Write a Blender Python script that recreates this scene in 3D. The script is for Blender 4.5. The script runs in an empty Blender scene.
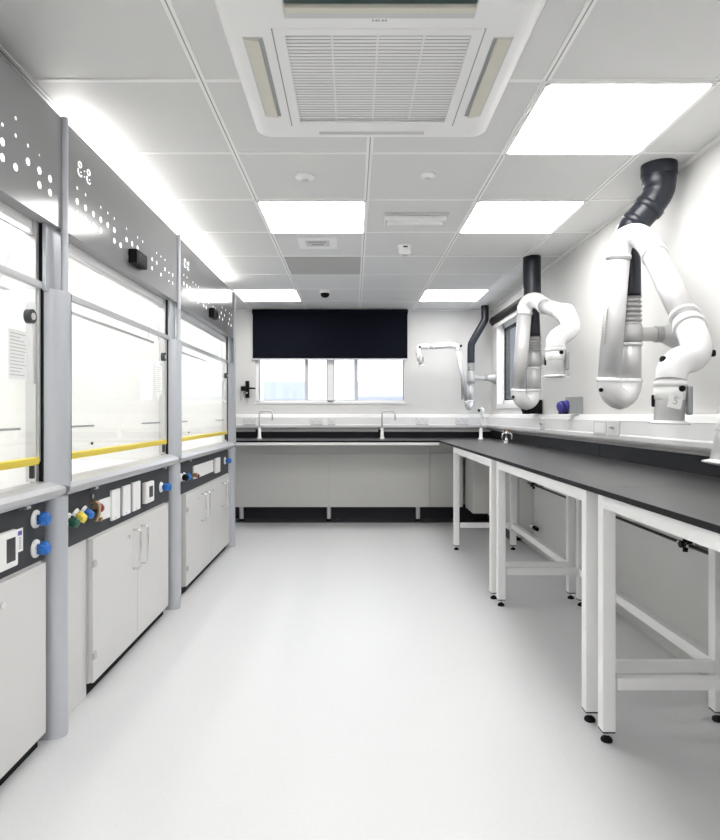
import bpy, bmesh, math, random
from mathutils import Vector, Matrix

random.seed(4)
S = bpy.context.scene
COL = S.collection
PI = math.pi

# ------------------------------------------------------------------ materials
def mat(name, color, rough=0.5, metal=0.0, emit=0.0, spec=0.5, coat=0.0, noise=None, bump=None, emit_color=None):
    m = bpy.data.materials.new(name)
    m.use_nodes = True
    nt = m.node_tree
    b = nt.nodes['Principled BSDF']
    b.inputs['Base Color'].default_value = (*color, 1)
    b.inputs['Roughness'].default_value = rough
    b.inputs['Metallic'].default_value = metal
    b.inputs['Specular IOR Level'].default_value = spec
    b.inputs['Coat Weight'].default_value = coat
    if emit:
        b.inputs['Emission Color'].default_value = (*(emit_color or color), 1)
        b.inputs['Emission Strength'].default_value = emit
    if noise or bump:
        tc = nt.nodes.new('ShaderNodeTexCoord')
    if noise:
        sc, amt = noise
        n = nt.nodes.new('ShaderNodeTexNoise')
        n.inputs['Scale'].default_value = sc
        n.inputs['Detail'].default_value = 4
        r = nt.nodes.new('ShaderNodeMix'); r.data_type = 'RGBA'
        r.inputs['A'].default_value = (*[max(0, c * (1 - amt)) for c in color], 1)
        r.inputs['B'].default_value = (*[min(1, c * (1 + amt)) for c in color], 1)
        nt.links.new(tc.outputs['Object'], n.inputs['Vector'])
        nt.links.new(n.outputs['Fac'], r.inputs['Factor'])
        nt.links.new(r.outputs['Result'], b.inputs['Base Color'])
    if bump:
        sc, st = bump
        n2 = nt.nodes.new('ShaderNodeTexNoise')
        n2.inputs['Scale'].default_value = sc
        bp = nt.nodes.new('ShaderNodeBump')
        bp.inputs['Strength'].default_value = st
        bp.inputs['Distance'].default_value = 0.002
        nt.links.new(tc.outputs['Object'], n2.inputs['Vector'])
        nt.links.new(n2.outputs['Fac'], bp.inputs['Height'])
        nt.links.new(bp.outputs['Normal'], b.inputs['Normal'])
    return m

def glass_mat(name, tint=(1, 1, 1), refl=0.06):
    m = bpy.data.materials.new(name)
    m.use_nodes = True
    nt = m.node_tree
    nt.nodes.clear()
    out = nt.nodes.new('ShaderNodeOutputMaterial')
    mix = nt.nodes.new('ShaderNodeMixShader')
    tr = nt.nodes.new('ShaderNodeBsdfTransparent')
    tr.inputs['Color'].default_value = (*tint, 1)
    gl = nt.nodes.new('ShaderNodeBsdfGlossy')
    gl.inputs['Roughness'].default_value = 0.02
    lw = nt.nodes.new('ShaderNodeLayerWeight')
    pw = nt.nodes.new('ShaderNodeMath'); pw.operation = 'POWER'; pw.inputs[1].default_value = 4.5
    ml = nt.nodes.new('ShaderNodeMath'); ml.operation = 'MULTIPLY_ADD'
    ml.inputs[1].default_value = 0.3; ml.inputs[2].default_value = refl * .5
    nt.links.new(lw.outputs['Facing'], pw.inputs[0])
    nt.links.new(pw.outputs[0], ml.inputs[0])
    nt.links.new(ml.outputs[0], mix.inputs['Fac'])
    nt.links.new(tr.outputs['BSDF'], mix.inputs[1])
    nt.links.new(gl.outputs['BSDF'], mix.inputs[2])
    nt.links.new(mix.outputs['Shader'], out.inputs['Surface'])
    return m

M = {}
M['wall'] = mat('wall_paint', (0.69, 0.687, 0.675), 0.55, noise=(3, 0.01), bump=(180, 0.05))
M['ceiling'] = mat('ceiling_tile', (0.70, 0.70, 0.695), 0.5, bump=(300, 0.03))
M['grid'] = mat('ceiling_grid_white', (0.90, 0.90, 0.89), 0.4)
M['seam'] = mat('fine_seam', (0.36, 0.36, 0.355), 0.7)
M['greytile'] = mat('grey_ceiling_tile', (0.42, 0.42, 0.41), 0.6, noise=(200, 0.1))
M['floor'] = mat('vinyl_floor', (0.645, 0.65, 0.662), 0.36, noise=(90, 0.05), bump=(140, 0.06), spec=0.4)
M['darkvinyl'] = mat('dark_vinyl', (0.03, 0.03, 0.037), 0.5, spec=0.3)
M['lamp'] = mat('lamp_diffuser', (1, 1, 1), 0.5, emit=9.0, emit_color=(1.0, 0.985, 0.96))
M['hoodlamp'] = mat('hood_tube', (1, 1, 1), 0.5, emit=20.0, emit_color=(1.0, 0.99, 0.96))
M['topglow'] = mat('batten_tube', (1, 1, 1), 0.5, emit=11.0, emit_color=(1.0, 0.98, 0.94))
M['white'] = mat('white_plastic', (0.86, 0.86, 0.86), 0.35)
M['whitegloss'] = mat('white_gloss_plastic', (0.78, 0.78, 0.79), 0.25)
M['powder'] = mat('white_powder_coat', (0.89, 0.89, 0.89), 0.35, bump=(400, 0.04))
M['liner'] = mat('white_liner', (0.88, 0.88, 0.875), 0.35)
M['cab'] = mat('cabinet_laminate', (0.66, 0.656, 0.65), 0.42, bump=(250, 0.03))
M['panelwhite'] = mat('service_panel_white', (0.68, 0.675, 0.655), 0.5)
M['fascia'] = mat('silver_fascia', (0.315, 0.317, 0.325), 0.15, metal=0.12, spec=0.26)
M['post'] = mat('silver_blue_post', (0.52, 0.54, 0.58), 0.35, metal=0.25)
M['sill'] = mat('silver_sill', (0.52, 0.525, 0.54), 0.32, metal=0.3)
M['alu'] = mat('aluminium', (0.66, 0.66, 0.67), 0.3, metal=0.7)
M['chrome'] = mat('chrome', (0.8, 0.8, 0.8), 0.12, metal=1.0)
M['tube'] = mat('pale_aluminium_tube', (0.60, 0.60, 0.61), 0.36, metal=0.22)
M['flex'] = mat('grey_flex_hose', (0.36, 0.36, 0.36), 0.4, metal=0.3)
M['bracket'] = mat('grey_bracket', (0.52, 0.52, 0.52), 0.38, metal=0.3)
M['duct'] = mat('dark_grey_pvc', (0.016, 0.019, 0.028), 0.3, spec=0.4)
M['black'] = mat('black_plastic', (0.004, 0.004, 0.005), 0.55, spec=0.18)
M['gap'] = mat('black_rubber', (0.005, 0.005, 0.006), 0.7, spec=0.2)
M['charcoal'] = mat('charcoal_panel', (0.045, 0.048, 0.054), 0.55, spec=0.3)
M['top'] = mat('dark_worktop', (0.05, 0.05, 0.052), 0.3, spec=0.6, noise=(400, 0.2))
M['topedge'] = mat('worktop_black_edge', (0.004, 0.004, 0.006), 0.5, spec=0.25)
M['blind'] = mat('navy_blind', (0.002, 0.003, 0.009), 0.8, spec=0.15, bump=(600, 0.1))
M['yellow'] = mat('yellow_handle', (0.74, 0.58, 0.07), 0.4)
M['kblue'] = mat('blue_knob', (0.02, 0.16, 0.55), 0.35)
M['kgreen'] = mat('green_knob', (0.0, 0.09, 0.045), 0.35)
M['kyellow'] = mat('yellow_knob', (0.85, 0.68, 0.08), 0.35)
M['kred'] = mat('dark_red_knob', (0.25, 0.01, 0.015), 0.35)
M['brass'] = mat('brass', (0.55, 0.38, 0.22), 0.3, metal=0.8)
M['grey'] = mat('mid_grey_plastic', (0.33, 0.34, 0.35), 0.4)
M['ltgrey'] = mat('light_grey_plastic', (0.6, 0.6, 0.6), 0.4)
M['beige'] = mat('beige_louvre', (0.66, 0.64, 0.56), 0.4)
M['teal'] = mat('dark_teal_slot', (0.03, 0.06, 0.06), 0.5)
M['slat'] = mat('grille_slat', (0.86, 0.86, 0.86), 0.4)
M['slatback'] = mat('grille_shadow', (0.36, 0.36, 0.37), 0.7)
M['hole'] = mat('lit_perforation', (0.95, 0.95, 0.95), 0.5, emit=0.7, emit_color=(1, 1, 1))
M['screen'] = mat('dark_screen', (0.05, 0.05, 0.055), 0.15)
M['paper'] = mat('paper', (0.88, 0.88, 0.87), 0.6)
M['ink'] = mat('grey_ink', (0.50, 0.50, 0.51), 0.6)
M['purple'] = mat('purple_ink', (0.12, 0.08, 0.42), 0.6)
M['sblue'] = mat('socket_blue', (0.06, 0.05, 0.30), 0.35)
M['glass'] = glass_mat('sash_glass', (0.985, 0.99, 0.985))
M['wglass'] = glass_mat('window_glass', (0.97, 0.98, 0.98))
M['pipe'] = mat('dark_copper_pipe', (0.03, 0.025, 0.022), 0.45, metal=0.4)
M['strip'] = mat('grey_floor_strip', (0.085, 0.085, 0.095), 0.4)
M['out'] = mat('pale_render', (0.68, 0.68, 0.76), 0.8, noise=(2, 0.08))
M['outdark'] = mat('pale_blue_glazing', (0.40, 0.41, 0.52), 0.4)
M['outgrey'] = mat('grey_cladding', (0.075, 0.075, 0.075), 0.8, noise=(5, 0.1))
M['ground'] = mat('pale_paving', (0.6, 0.6, 0.62), 0.8)

# ------------------------------------------------------------------ mesh builder
class MB:
    def __init__(s):
        s.bm = bmesh.new(); s.mats = []
    def mi(s, m):
        if m not in s.mats: s.mats.append(m)
        return s.mats.index(m)
    def _tag(s, faces, m, smooth):
        i = s.mi(m)
        for f in faces:
            f.material_index = i; f.smooth = smooth
    def box(s, x0, x1, y0, y1, z0, z1, m, bevel=0.0, seg=2):
        if x0 > x1: x0, x1 = x1, x0
        if y0 > y1: y0, y1 = y1, y0
        if z0 > z1: z0, z1 = z1, z0
        t = bmesh.new()
        bmesh.ops.create_cube(t, size=1)
        for v in t.verts:
            v.co = Vector(((x0 + x1) / 2 + v.co.x * (x1 - x0), (y0 + y1) / 2 + v.co.y * (y1 - y0), (z0 + z1) / 2 + v.co.z * (z1 - z0)))
        if bevel:
            bmesh.ops.bevel(t, geom=t.edges[:], offset=bevel, segments=seg, affect='EDGES', profile=0.6)
        s._merge(t, m, False)
        return s
    def _merge(s, t, m, smooth, mtx=None):
        if mtx is not None: bmesh.ops.transform(t, matrix=mtx, verts=t.verts[:])
        i = s.mi(m); mp = {}
        for v in t.verts: mp[v] = s.bm.verts.new(v.co)
        for f in t.faces:
            try:
                nf = s.bm.faces.new([mp[v] for v in f.verts])
                nf.material_index = i; nf.smooth = smooth
            except ValueError: pass
        t.free()
    def sweep(s, pts, rad, m, segs=24, caps=True, smooth=True, sub=0):
        P = [Vector(p) for p in pts]
        R = [rad] * len(P) if not isinstance(rad, (list, tuple)) else list(rad)
        if sub:
            Q = []; RR = []
            n = len(P)
            for i in range(n - 1):
                p0 = P[max(i - 1, 0)]; p1 = P[i]; p2 = P[i + 1]; p3 = P[min(i + 2, n - 1)]
                for k in range(sub):
                    t = k / sub
                    Q.append(0.5 * ((2 * p1) + (p2 - p0) * t + (2 * p0 - 5 * p1 + 4 * p2 - p3) * t * t + (3 * p1 - p0 - 3 * p2 + p3) * t ** 3))
                    RR.append(R[i] * (1 - t) + R[i + 1] * t)
            Q.append(P[-1]); RR.append(R[-1]); P, R = Q, RR
        n = len(P)
        T = []
        for i in range(n):
            a = P[max(i - 1, 0)]; b = P[min(i + 1, n - 1)]
            d = (b - a)
            k = i
            if d.length < 1e-9: d = Vector((0, 0, 1))
            T.append(d.normalized())
        ref = Vector((1, 0, 0)) if abs(T[0].x) < 0.9 else Vector((0, 1, 0))
        u = (ref - T[0] * ref.dot(T[0])).normalized()
        rings = []
        mi = s.mi(m)
        for i in range(n):
            if i:
                q = T[i - 1].rotation_difference(T[i])
                u = q @ u
                u = (u - T[i] * u.dot(T[i])).normalized()
            w = T[i].cross(u)
            rings.append([s.bm.verts.new(P[i] + (u * math.cos(2 * PI * k / segs) + w * math.sin(2 * PI * k / segs)) * R[i]) for k in range(segs)])
        for i in range(n - 1):
            for k in range(segs):
                f = s.bm.faces.new((rings[i][k], rings[i][(k + 1) % segs], rings[i + 1][(k + 1) % segs], rings[i + 1][k]))
                f.material_index = mi; f.smooth = smooth
        if caps:
            for rg, rev in ((rings[0], True), (rings[-1], False)):
                f = s.bm.faces.new(list(reversed(rg)) if rev else rg)
                f.material_index = mi; f.smooth = False
        return s
    def cyl(s, a, b, r, m, segs=20, r2=None, caps=True):
        # separate caps so the rim stays crisp
        a = Vector(a); b = Vector(b)
        r2 = r if r2 is None else r2
        d = (b - a).normalized()
        ref = Vector((1, 0, 0)) if abs(d.x) < 0.9 else Vector((0, 1, 0))
        u = (ref - d * ref.dot(d)).normalized(); w = d.cross(u)
        mi = s.mi(m)
        def ring(c, rr): return [s.bm.verts.new(c + (u * math.cos(2 * PI * k / segs) + w * math.sin(2 * PI * k / segs)) * rr) for k in range(segs)]
        A = ring(a, r); B = ring(b, r2)
        for k in range(segs):
            f = s.bm.faces.new((A[k], A[(k + 1) % segs], B[(k + 1) % segs], B[k])); f.material_index = mi; f.smooth = True
        if caps:
            f = s.bm.faces.new(list(reversed(ring(a, r)))); f.material_index = mi
            f = s.bm.faces.new(ring(b, r2)); f.material_index = mi
        return s
    def lathe(s, c, axis, prof, m, segs=28):
        # prof: list of (r, h) along axis from c
        c = Vector(c); d = Vector(axis).normalized()
        ref = Vector((1, 0, 0)) if abs(d.x) < 0.9 else Vector((0, 1, 0))
        u = (ref - d * ref.dot(d)).normalized(); w = d.cross(u)
        mi = s.mi(m); rings = []
        for r, h in prof:
            rings.append([s.bm.verts.new(c + d * h + (u * math.cos(2 * PI * k / segs) + w * math.sin(2 * PI * k / segs)) * max(r, 1e-5)) for k in range(segs)])
        for i in range(len(rings) - 1):
            for k in range(segs):
                f = s.bm.faces.new((rings[i][k], rings[i][(k + 1) % segs], rings[i + 1][(k + 1) % segs], rings[i + 1][k])); f.material_index = mi; f.smooth = True
        return s
    def prism_z(s, poly, z0, z1, m, smooth=False, slope=None):
        mi = s.mi(m)
        A = [s.bm.verts.new((x, y, z0 + (slope(x, y) if slope else 0))) for x, y in poly]
        B = [s.bm.verts.new((x, y, z1)) for x, y in poly]
        n = len(poly)
        for k in range(n):
            f = s.bm.faces.new((A[k], A[(k + 1) % n], B[(k + 1) % n], B[k])); f.material_index = mi; f.smooth = smooth
        A2 = [s.bm.verts.new(v.co) for v in A]; B2 = [s.bm.verts.new(v.co) for v in B]
        f = s.bm.faces.new(list(reversed(A2))); f.material_index = mi
        f = s.bm.faces.new(B2); f.material_index = mi
        return s
    def prism_y(s, poly, y0, y1, m, smooth=False):
        mi = s.mi(m)
        A = [s.bm.verts.new((x, y0, z)) for x, z in poly]
        B = [s.bm.verts.new((x, y1, z)) for x, z in poly]
        n = len(poly)
        for k in range(n):
            f = s.bm.faces.new((A[k], B[k], B[(k + 1) % n], A[(k + 1) % n])); f.material_index = mi; f.smooth = smooth
        A2 = [s.bm.verts.new(v.co) for v in A]; B2 = [s.bm.verts.new(v.co) for v in B]
        f = s.bm.faces.new(A2); f.material_index = mi
        f = s.bm.faces.new(list(reversed(B2))); f.material_index = mi
        return s
    def prism_x(s, poly, x0, x1, m, smooth=False):
        mi = s.mi(m)
        A = [s.bm.verts.new((x0, y, z)) for y, z in poly]
        B = [s.bm.verts.new((x1, y, z)) for y, z in poly]
        n = len(poly)
        for k in range(n):
            f = s.bm.faces.new((A[k], A[(k + 1) % n], B[(k + 1) % n], B[k])); f.material_index = mi; f.smooth = smooth
        A2 = [s.bm.verts.new(v.co) for v in A]; B2 = [s.bm.verts.new(v.co) for v in B]
        f = s.bm.faces.new(list(reversed(A2))); f.material_index = mi
        f = s.bm.faces.new(B2); f.material_index = mi
        return s
    def build(s, name, parent=None):
        bmesh.ops.recalc_face_normals(s.bm, faces=s.bm.faces[:])
        org = root_of(parent).location.copy() if parent is not None else Vector((0, 0, 0))
        if org.length: bmesh.ops.translate(s.bm, vec=-org, verts=s.bm.verts[:])
        me = bpy.data.meshes.new(name)
        s.bm.to_mesh(me); s.bm.free()
        for m in s.mats: me.materials.append(m)
        o = bpy.data.objects.new(name, me)
        COL.objects.link(o)
        if parent is not None: o.parent = parent
        return o

def root_of(o):
    while o.parent is not None: o = o.parent
    return o
def thing(name, label, cat, loc=(0, 0, 0), group=None):
    o = bpy.data.objects.new(name, None)
    o.empty_display_size = 0.1
    COL.objects.link(o); o.location = loc
    o['label'] = label; o['category'] = cat
    if group: o['group'] = group
    return o
def tag(o, label, cat, group=None):
    o['label'] = label; o['category'] = cat
    if group: o['group'] = group
    return o
def struct(o):
    o['kind'] = 'structure'; return o
def kids(o): return [c for c in bpy.data.objects if c.parent == o]
def copy_tree(o, parent=None):
    c = o.copy(); COL.objects.link(c)
    if parent is not None: c.parent = parent
    for ch in kids(o): copy_tree(ch, c)
    return c
def text_mesh(txt, size, depth=0.0005):
    cu = bpy.data.curves.new('t', 'FONT'); cu.body = txt; cu.size = size; cu.extrude = depth
    cu.align_x = 'CENTER'; cu.align_y = 'CENTER'
    ob = bpy.data.objects.new('t', cu); COL.objects.link(ob)
    dg = bpy.context.evaluated_depsgraph_get()
    me = bpy.data.meshes.new_from_object(ob.evaluated_get(dg))
    bpy.data.objects.remove(ob)
    return me

# ------------------------------------------------------------------ dimensions
CEIL = 2.331
WR = 1.55; WL = -1.85; WB = 6.9; WF = -2.2
H = 1.166

# ------------------------------------------------------------------ room shell
struct(MB().box(WL - .1, WR + .12, WF - .1, WB + .12, -.1, 0, M['floor']).build('floor'))
struct(MB().box(WL - .1, WR + .12, WF - .1, WB + .12, CEIL, CEIL + .1, M['ceiling']).build('ceiling'))
struct(MB().box(WL - .1, WL, WF, WB, 0, CEIL, M['wall']).build('wall_left'))
struct(MB().box(WL - .1, WR + .12, WF - .1, WF, 0, CEIL, M['wall']).build('wall_front'))
b = MB()
bx0, bx1, bz0, bz1 = -1.085, .575, 1.295, 2.24
b.box(WL - .1, bx0, WB, WB + .12, 0, CEIL, M['wall']).box(bx1, WR + .12, WB, WB + .12, 0, CEIL, M['wall'])
b.box(bx0, bx1, WB, WB + .12, 0, bz0, M['wall']).box(bx0, bx1, WB, WB + .12, bz1, CEIL, M['wall'])
struct(b.build('wall_back'))
ry0, ry1, rz0, rz1 = 5.25, 6.60, 1.26, 2.12
b = MB()
b.box(WR, WR + .12, WF, ry0, 0, CEIL, M['wall']).box(WR, WR + .12, ry1, WB, 0, CEIL, M['wall'])
b.box(WR, WR + .12, ry0, ry1, 0, rz0, M['wall']).box(WR, WR + .12, ry0, ry1, rz1, CEIL, M['wall'])
struct(b.build('wall_right'))

# ceiling grid
GX = [-1.727, -1.127, -.527, .073, .673, 1.273]
GY = [2.156 + .6 * k for k in range(-7, 8)]
b = MB()
for x in GX:
    b.box(x - .014, x + .014, WF, WB, CEIL - .004, CEIL + .002, M['grid'])
    b.box(x - .0022, x + .0022, WF, WB, CEIL - .0046, CEIL + .002, M['seam'])
struct(b.build('trim_1'))
b = MB()
for y in GY:
    b.box(WL, WR, y - .009, y + .009, CEIL - .0030, CEIL + .002, M['grid'])
struct(b.build('trim_2'))
b = MB()
b.box(WR - .018, WR, WF, WB, CEIL - .012, CEIL, M['grid'])
b.box(WL, WR, WB - .018, WB, CEIL - .012, CEIL, M['grid'])
struct(b.build('trim_3'))
# dark skirting and a dark grey floor strip under the back bench
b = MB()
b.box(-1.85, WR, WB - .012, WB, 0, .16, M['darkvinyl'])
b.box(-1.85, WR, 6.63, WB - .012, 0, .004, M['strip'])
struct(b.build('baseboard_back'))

# ------------------------------------------------------------------ windows
def window_back():
    y0, y1 = WB + .03, WB + .085
    f = MB()
    zt = bz1
    f.box(bx0 - .02, bx1 + .012, WB - .010, WB + .03, bz0 - .014, bz0 + .004, M['white'])          # inner sill
    f.box(bx0, bx0 + .028, y0, y1, bz0, zt, M['white']).box(bx1 - .005, bx1, y0, y1, bz0, zt, M['white'])
    f.box(bx0, bx1, y0, y1, bz0, bz0 + .022, M['white']).box(bx0, bx1, y0, y1, zt - .03, zt, M['white'])
    f.box(-.285, -.216, y0, y1, bz0, zt, M['white'])
    w = struct(f.build('window_1'))
    s = MB()
    for xa, xb in ((bx0 + .028, -.541), (-.502, -.285), (-.216, .011), (.056, bx1 - .005)):
        s.box(xa, xb, y0 + .012, y0 + .024, bz0 + .022, bz0 + .034, M['ltgrey'])
    for xa, xb in ((-.541, -.502), (.011, .056)):
        s.box(xa, xb, y0 + .004, y1 - .01, bz0 + .02, zt - .03, M['ltgrey'])
    for x in (bx0 + .028, -.285 - .010, -.216, bx1 - .015):
        s.box(x, x + .010, y0 + .008, y1 - .012, bz0 + .02, zt - .03, M['grey'])
    for k in kids(w): pass
    s.build('window_sash', w)
    MB().box(bx0 + .02, bx1 - .004, y0 + .03, y0 + .034, bz0 + .02, zt - .02, M['wglass']).build('pane', w)
window_back()
def window_right():
    x0, x1 = WR + .055, WR + .115
    f = MB()
    f.box(x0, x1, ry0, ry0 + .05, rz0, rz1, M['white']).box(x0, x1, ry1 - .05, ry1, rz0, rz1, M['white'])
    f.box(x0, x1, ry0, ry1, rz0, rz0 + .05, M['white']).box(x0, x1, ry0, ry1, rz1 - .05, rz1, M['white'])
    f.box(WR - .012, x0, ry0 - .03, ry0 + .012, rz0 - .03, rz1 + .03, M['white']).box(WR - .012, x0, ry1 - .012, ry1 + .03, rz0 - .03, rz1 + .03, M['white'])
    f.box(WR - .014, x0, ry0 - .03, ry1 + .03, rz0 - .035, rz0 + .012, M['white'])
    w = struct(f.build('window_2'))
    s = MB()
    for ya, yb in ((ry0 + .05, ry0 + .065), (ry1 - .065, ry1 - .05)):
        s.box(x0 - .002, x1, ya, yb, rz0 + .05, rz1 - .05, M['black'])
    s.box(x0 - .002, x1, ry0 + .05, ry1 - .05, rz0 + .05, rz0 + .06, M['black'])
    s.box(x0 - .002, x1, ry0 + .05, ry1 - .05, rz1 - .06, rz1 - .05, M['black'])
    s.build('window_sash', w)
    MB().box(x0 + .004, x0 + .008, ry0 + .05, ry1 - .05, rz0 + .05, rz1 - .05, M['wglass']).build('pane', w)
window_right()

# blinds
t = thing('roller_blind', 'wide navy roller blind half lowered over the back window', 'blind', (-.255, WB - .03, 1.77))
MB().box(-1.115, .606, WB - .028, WB - .024, 1.782, 2.30, M['blind']).build('fabric', t)
MB().cyl((-1.117, WB - .04, 2.300), (.608, WB - .04, 2.300), .026, M['blind']).build('roller', t)
MB().box(-1.122, .612, WB - .034, WB - .018, 1.766, 1.784, M['ltgrey'], .003).build('bottom_bar', t)
t = thing('roller_blind', 'black rolled-up blind casing above the small side window', 'blind', (1.5, 5.9, 2.16))
MB().cyl((1.505, 5.15, 2.165), (1.505, 6.66, 2.165), .038, M['black']).build('roller', t)
MB().box(1.49, 1.55, 5.135, 5.15, 2.12, 2.21, M['black'], .004).build('end_bracket', t)
MB().box(1.49, 1.55, 6.66, 6.675, 2.12, 2.21, M['black'], .004).build('end_bracket', t)
MB().box(1.515, 1.522, 5.16, 6.65, 2.085, 2.15, M['ltgrey']).build('fabric', t)

# ------------------------------------------------------------------ outside
struct(MB().box(-16, 16, 7.6, 40, -.6, -.5, M['ground']).build('ground'))
t = thing('building', 'pale bluish building outside, seen through the left pane of the back window', 'building', (-6, 20, -.5))
MB().box(-7.0, -1.0, 18, 24, -.5, 2.55, M['out']).build('wall', t)
for k in range(3):
    MB().box(-6.4 + k * 1.9, -5.2 + k * 1.9, 17.95, 18.05, 1.3, 2.1, M['outdark']).build('window', t)
t = thing('building', 'low pale building outside, seen through the right pane of the back window', 'building', (3, 20, -.5))
MB().box(.1, 3.1, 17, 22, -.5, 2.05, M['out']).build('wall', t)
MB().box(.1, 3.1, 16.95, 17.02, 1.2, 1.65, M['outdark']).build('window', t)
t = thing('lamp_column', 'slim grey post outside beyond the left pane of the back window', 'post', (-2.42, 15, -.5))
MB().cyl((-2.42, 15, -.5), (-2.42, 15, 5.2), .10, M['outdark']).build('pole', t)
MB().box(-2.7, -2.14, 14.85, 15.15, 5.2, 5.35, M['outdark'], .02).build('lamp_head', t)
t = thing('building', 'grey neighbouring wall outside the small side window', 'building', (3.4, 8, -.5))
MB().box(3.3, 3.6, 4.5, 16, -.5, 4.5, M['outgrey']).build('wall', t)
MB().box(3.27, 3.64, 4.5, 16, 4.5, 4.6, M['ltgrey']).build('coping', t)

# ------------------------------------------------------------------ ceiling lights
def make_light(x, y, label):
    t = thing('ceiling_light', label, 'light', (x, y, CEIL), 'square ceiling light panels')
    h = .29
    MB().box(x - h, x + h, y - h, y + h, CEIL - .0065, CEIL - .0015, M['lamp']).build('diffuser', t)
    f = MB()
    for s in (-1, 1):
        f.box(x + s * h, x + s * (h + .014), y - h - .014, y + h + .014, CEIL - .010, CEIL - .001, M['grid'])
        f.box(x - h, x + h, y + s * h, y + s * (h + .014), CEIL - .010, CEIL - .001, M['grid'])
    f.build('frame', t)
    for sx in (-1, 1):
        for sy in (-1, 1):
            MB().box(x + sx * h - .008, x + sx * h + .008, y + sy * h - .008, y + sy * h + .008, CEIL - .0125, CEIL - .009, M['ltgrey']).build('corner_clip', t)
    return t
L = [(.973, 2.456, 'large bright ceiling light nearest the camera, right of the air conditioner'),
     (-.227, 3.656, 'bright ceiling light in the middle row, left of the small emergency light'),
     (.973, 3.656, 'bright ceiling light in the middle row, directly behind the nearest light'),
     (-.827, 6.056, 'far left ceiling light, partly hidden behind the fume hood fascia'),
     (.973, 6.056, 'far right ceiling light above the corner extraction arm'),
     (-.827, .656, 'ceiling light behind the camera on the left'), (.973, .656, 'ceiling light behind the camera on the right'),
     (-.827, -.944, 'added ceiling light out of view behind the camera, brightens the bench legs, left'), (.973, -.944, 'added ceiling light out of view behind the camera, brightens the bench legs, right')]  # this pair is added out of view to brighten the bench legs and rail
lt = make_light(*L[0])
for x, y, lab in L[1:]:
    c = copy_tree(lt); c.location = (x, y, CEIL); c['label'] = lab

# air conditioner cassette
t = thing('air_conditioner', 'white square ceiling cassette air conditioner with slatted grille', 'air conditioner', (.075, 2.095, CEIL))
cx, cy, hh = .075, 2.095, .465
def rrect(cx, cy, h, r, n=6):
    pts = []
    for q, (sx, sy) in enumerate(((1, 1), (-1, 1), (-1, -1), (1, -1))):
        for k in range(n + 1):
            a = PI / 2 * q + PI / 2 * k / n
            pts.append((cx + sx * (h - r) + r * math.cos(a), cy + sy * (h - r) + r * math.sin(a)))
    return pts
b = MB(); mi = b.mi(M['white']); loops = []
for h_, z_, r_ in ((hh, CEIL - .001, .05), (hh, CEIL - .012, .05), (hh - .010, CEIL - .022, .05), (hh - .035, CEIL - .034, .045), (hh - .075, CEIL - .037, .03), (.285, CEIL - .037, .012)):
    loops.append([b.bm.verts.new((x, y, z_)) for x, y in rrect(cx, cy, h_, r_)])
for i in range(len(loops) - 1):
    n = len(loops[i])
    for k in range(n):
        f = b.bm.faces.new((loops[i][k], loops[i][(k + 1) % n], loops[i + 1][(k + 1) % n], loops[i + 1][k])); f.material_index = mi; f.smooth = True
b.build('panel', t)
g = MB()
gz = CEIL - .040
gc = (cx, cy + .018)
for s in (-1, 1):
    g.box(gc[0] + s * .278, gc[0] + s * .311, gc[1] - .305, gc[1] + .305, gz, gz + .012, M['white'])
    g.box(gc[0] - .278, gc[0] + .278, gc[1] + s * .275, gc[1] + s * .305, gz, gz + .012, M['white'])
g.box(gc[0] - .278, gc[0] + .278, gc[1] - .275, gc[1] + .275, gz + .0105, gz + .012, M['slatback'])
n = 31
for k in range(n):
    y = gc[1] - .268 + .536 * k / (n - 1)
    g.box(gc[0] - .278, gc[0] + .278, y - .0060, y + .0060, gz + .0085, gz + .0098, M['slat'])
for k in range(1, 4):
    x = gc[0] - .278 + .556 * k / 4
    g.box(x - .003, x + .003, gc[1] - .275, gc[1] + .275, gz + .007, gz + .0095, M['slat'])
g.build('grille', t)
e = MB()
e.box(gc[0] - .3155, gc[0] - .3115, gc[1] - .305, gc[1] + .305, gz + .0015, gz + .004, M['seam']).box(gc[0] + .3115, gc[0] + .3155, gc[1] - .305, gc[1] + .305, gz + .0015, gz + .004, M['seam'])
e.build('grille_gap', t)
for s in (-1, 1):
    v = MB()
    x = cx + s * .376
    v.box(x - .030, x + .030, cy - .245, cy + .245, CEIL - .0385, CEIL - .036, M['ltgrey'])
    v.box(x - s * .030, x - s * .018, cy - .24, cy + .24, CEIL - .0395, CEIL - .038, M['grey'])
    v.prism_y([(x - .018, CEIL - .0385), (x + .024, CEIL - .0385), (x + .024, CEIL - .042), (x - .018, CEIL - .047)] if s > 0 else
              [(x + .018, CEIL - .0385), (x - .024, CEIL - .0385), (x - .024, CEIL - .042), (x + .018, CEIL - .047)], cy - .24, cy + .24, M['beige'])
    v.build('louvre', t)
v = MB()
v.box(cx - .27, cx + .27, cy - .45, cy - .335, CEIL - .0385, CEIL - .036, M['ltgrey'])
v.box(cx - .265, cx + .265, cy - .445, cy - .40, CEIL - .0395, CEIL - .038, M['teal'])
v.box(cx - .265, cx + .265, cy - .398, cy - .374, CEIL - .050, CEIL - .039, M['beige'], .003)
v.build('louvre', t)
v = MB()
v.box(cx - .21, cx + .21, cy + .375, cy + .395, CEIL - .0405, CEIL - .036, M['ltgrey'], .002)
v.build('louvre', t)
lg = MB()
for k, w in enumerate((.005, .007, .004, .006, .006)):
    xx = cx - .02 + k * .009
    lg.box(xx, xx + w, cy - .3275, cy - .3215, CEIL - .0385, CEIL - .037, M['seam'])
lg.build('badge', t)

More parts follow.
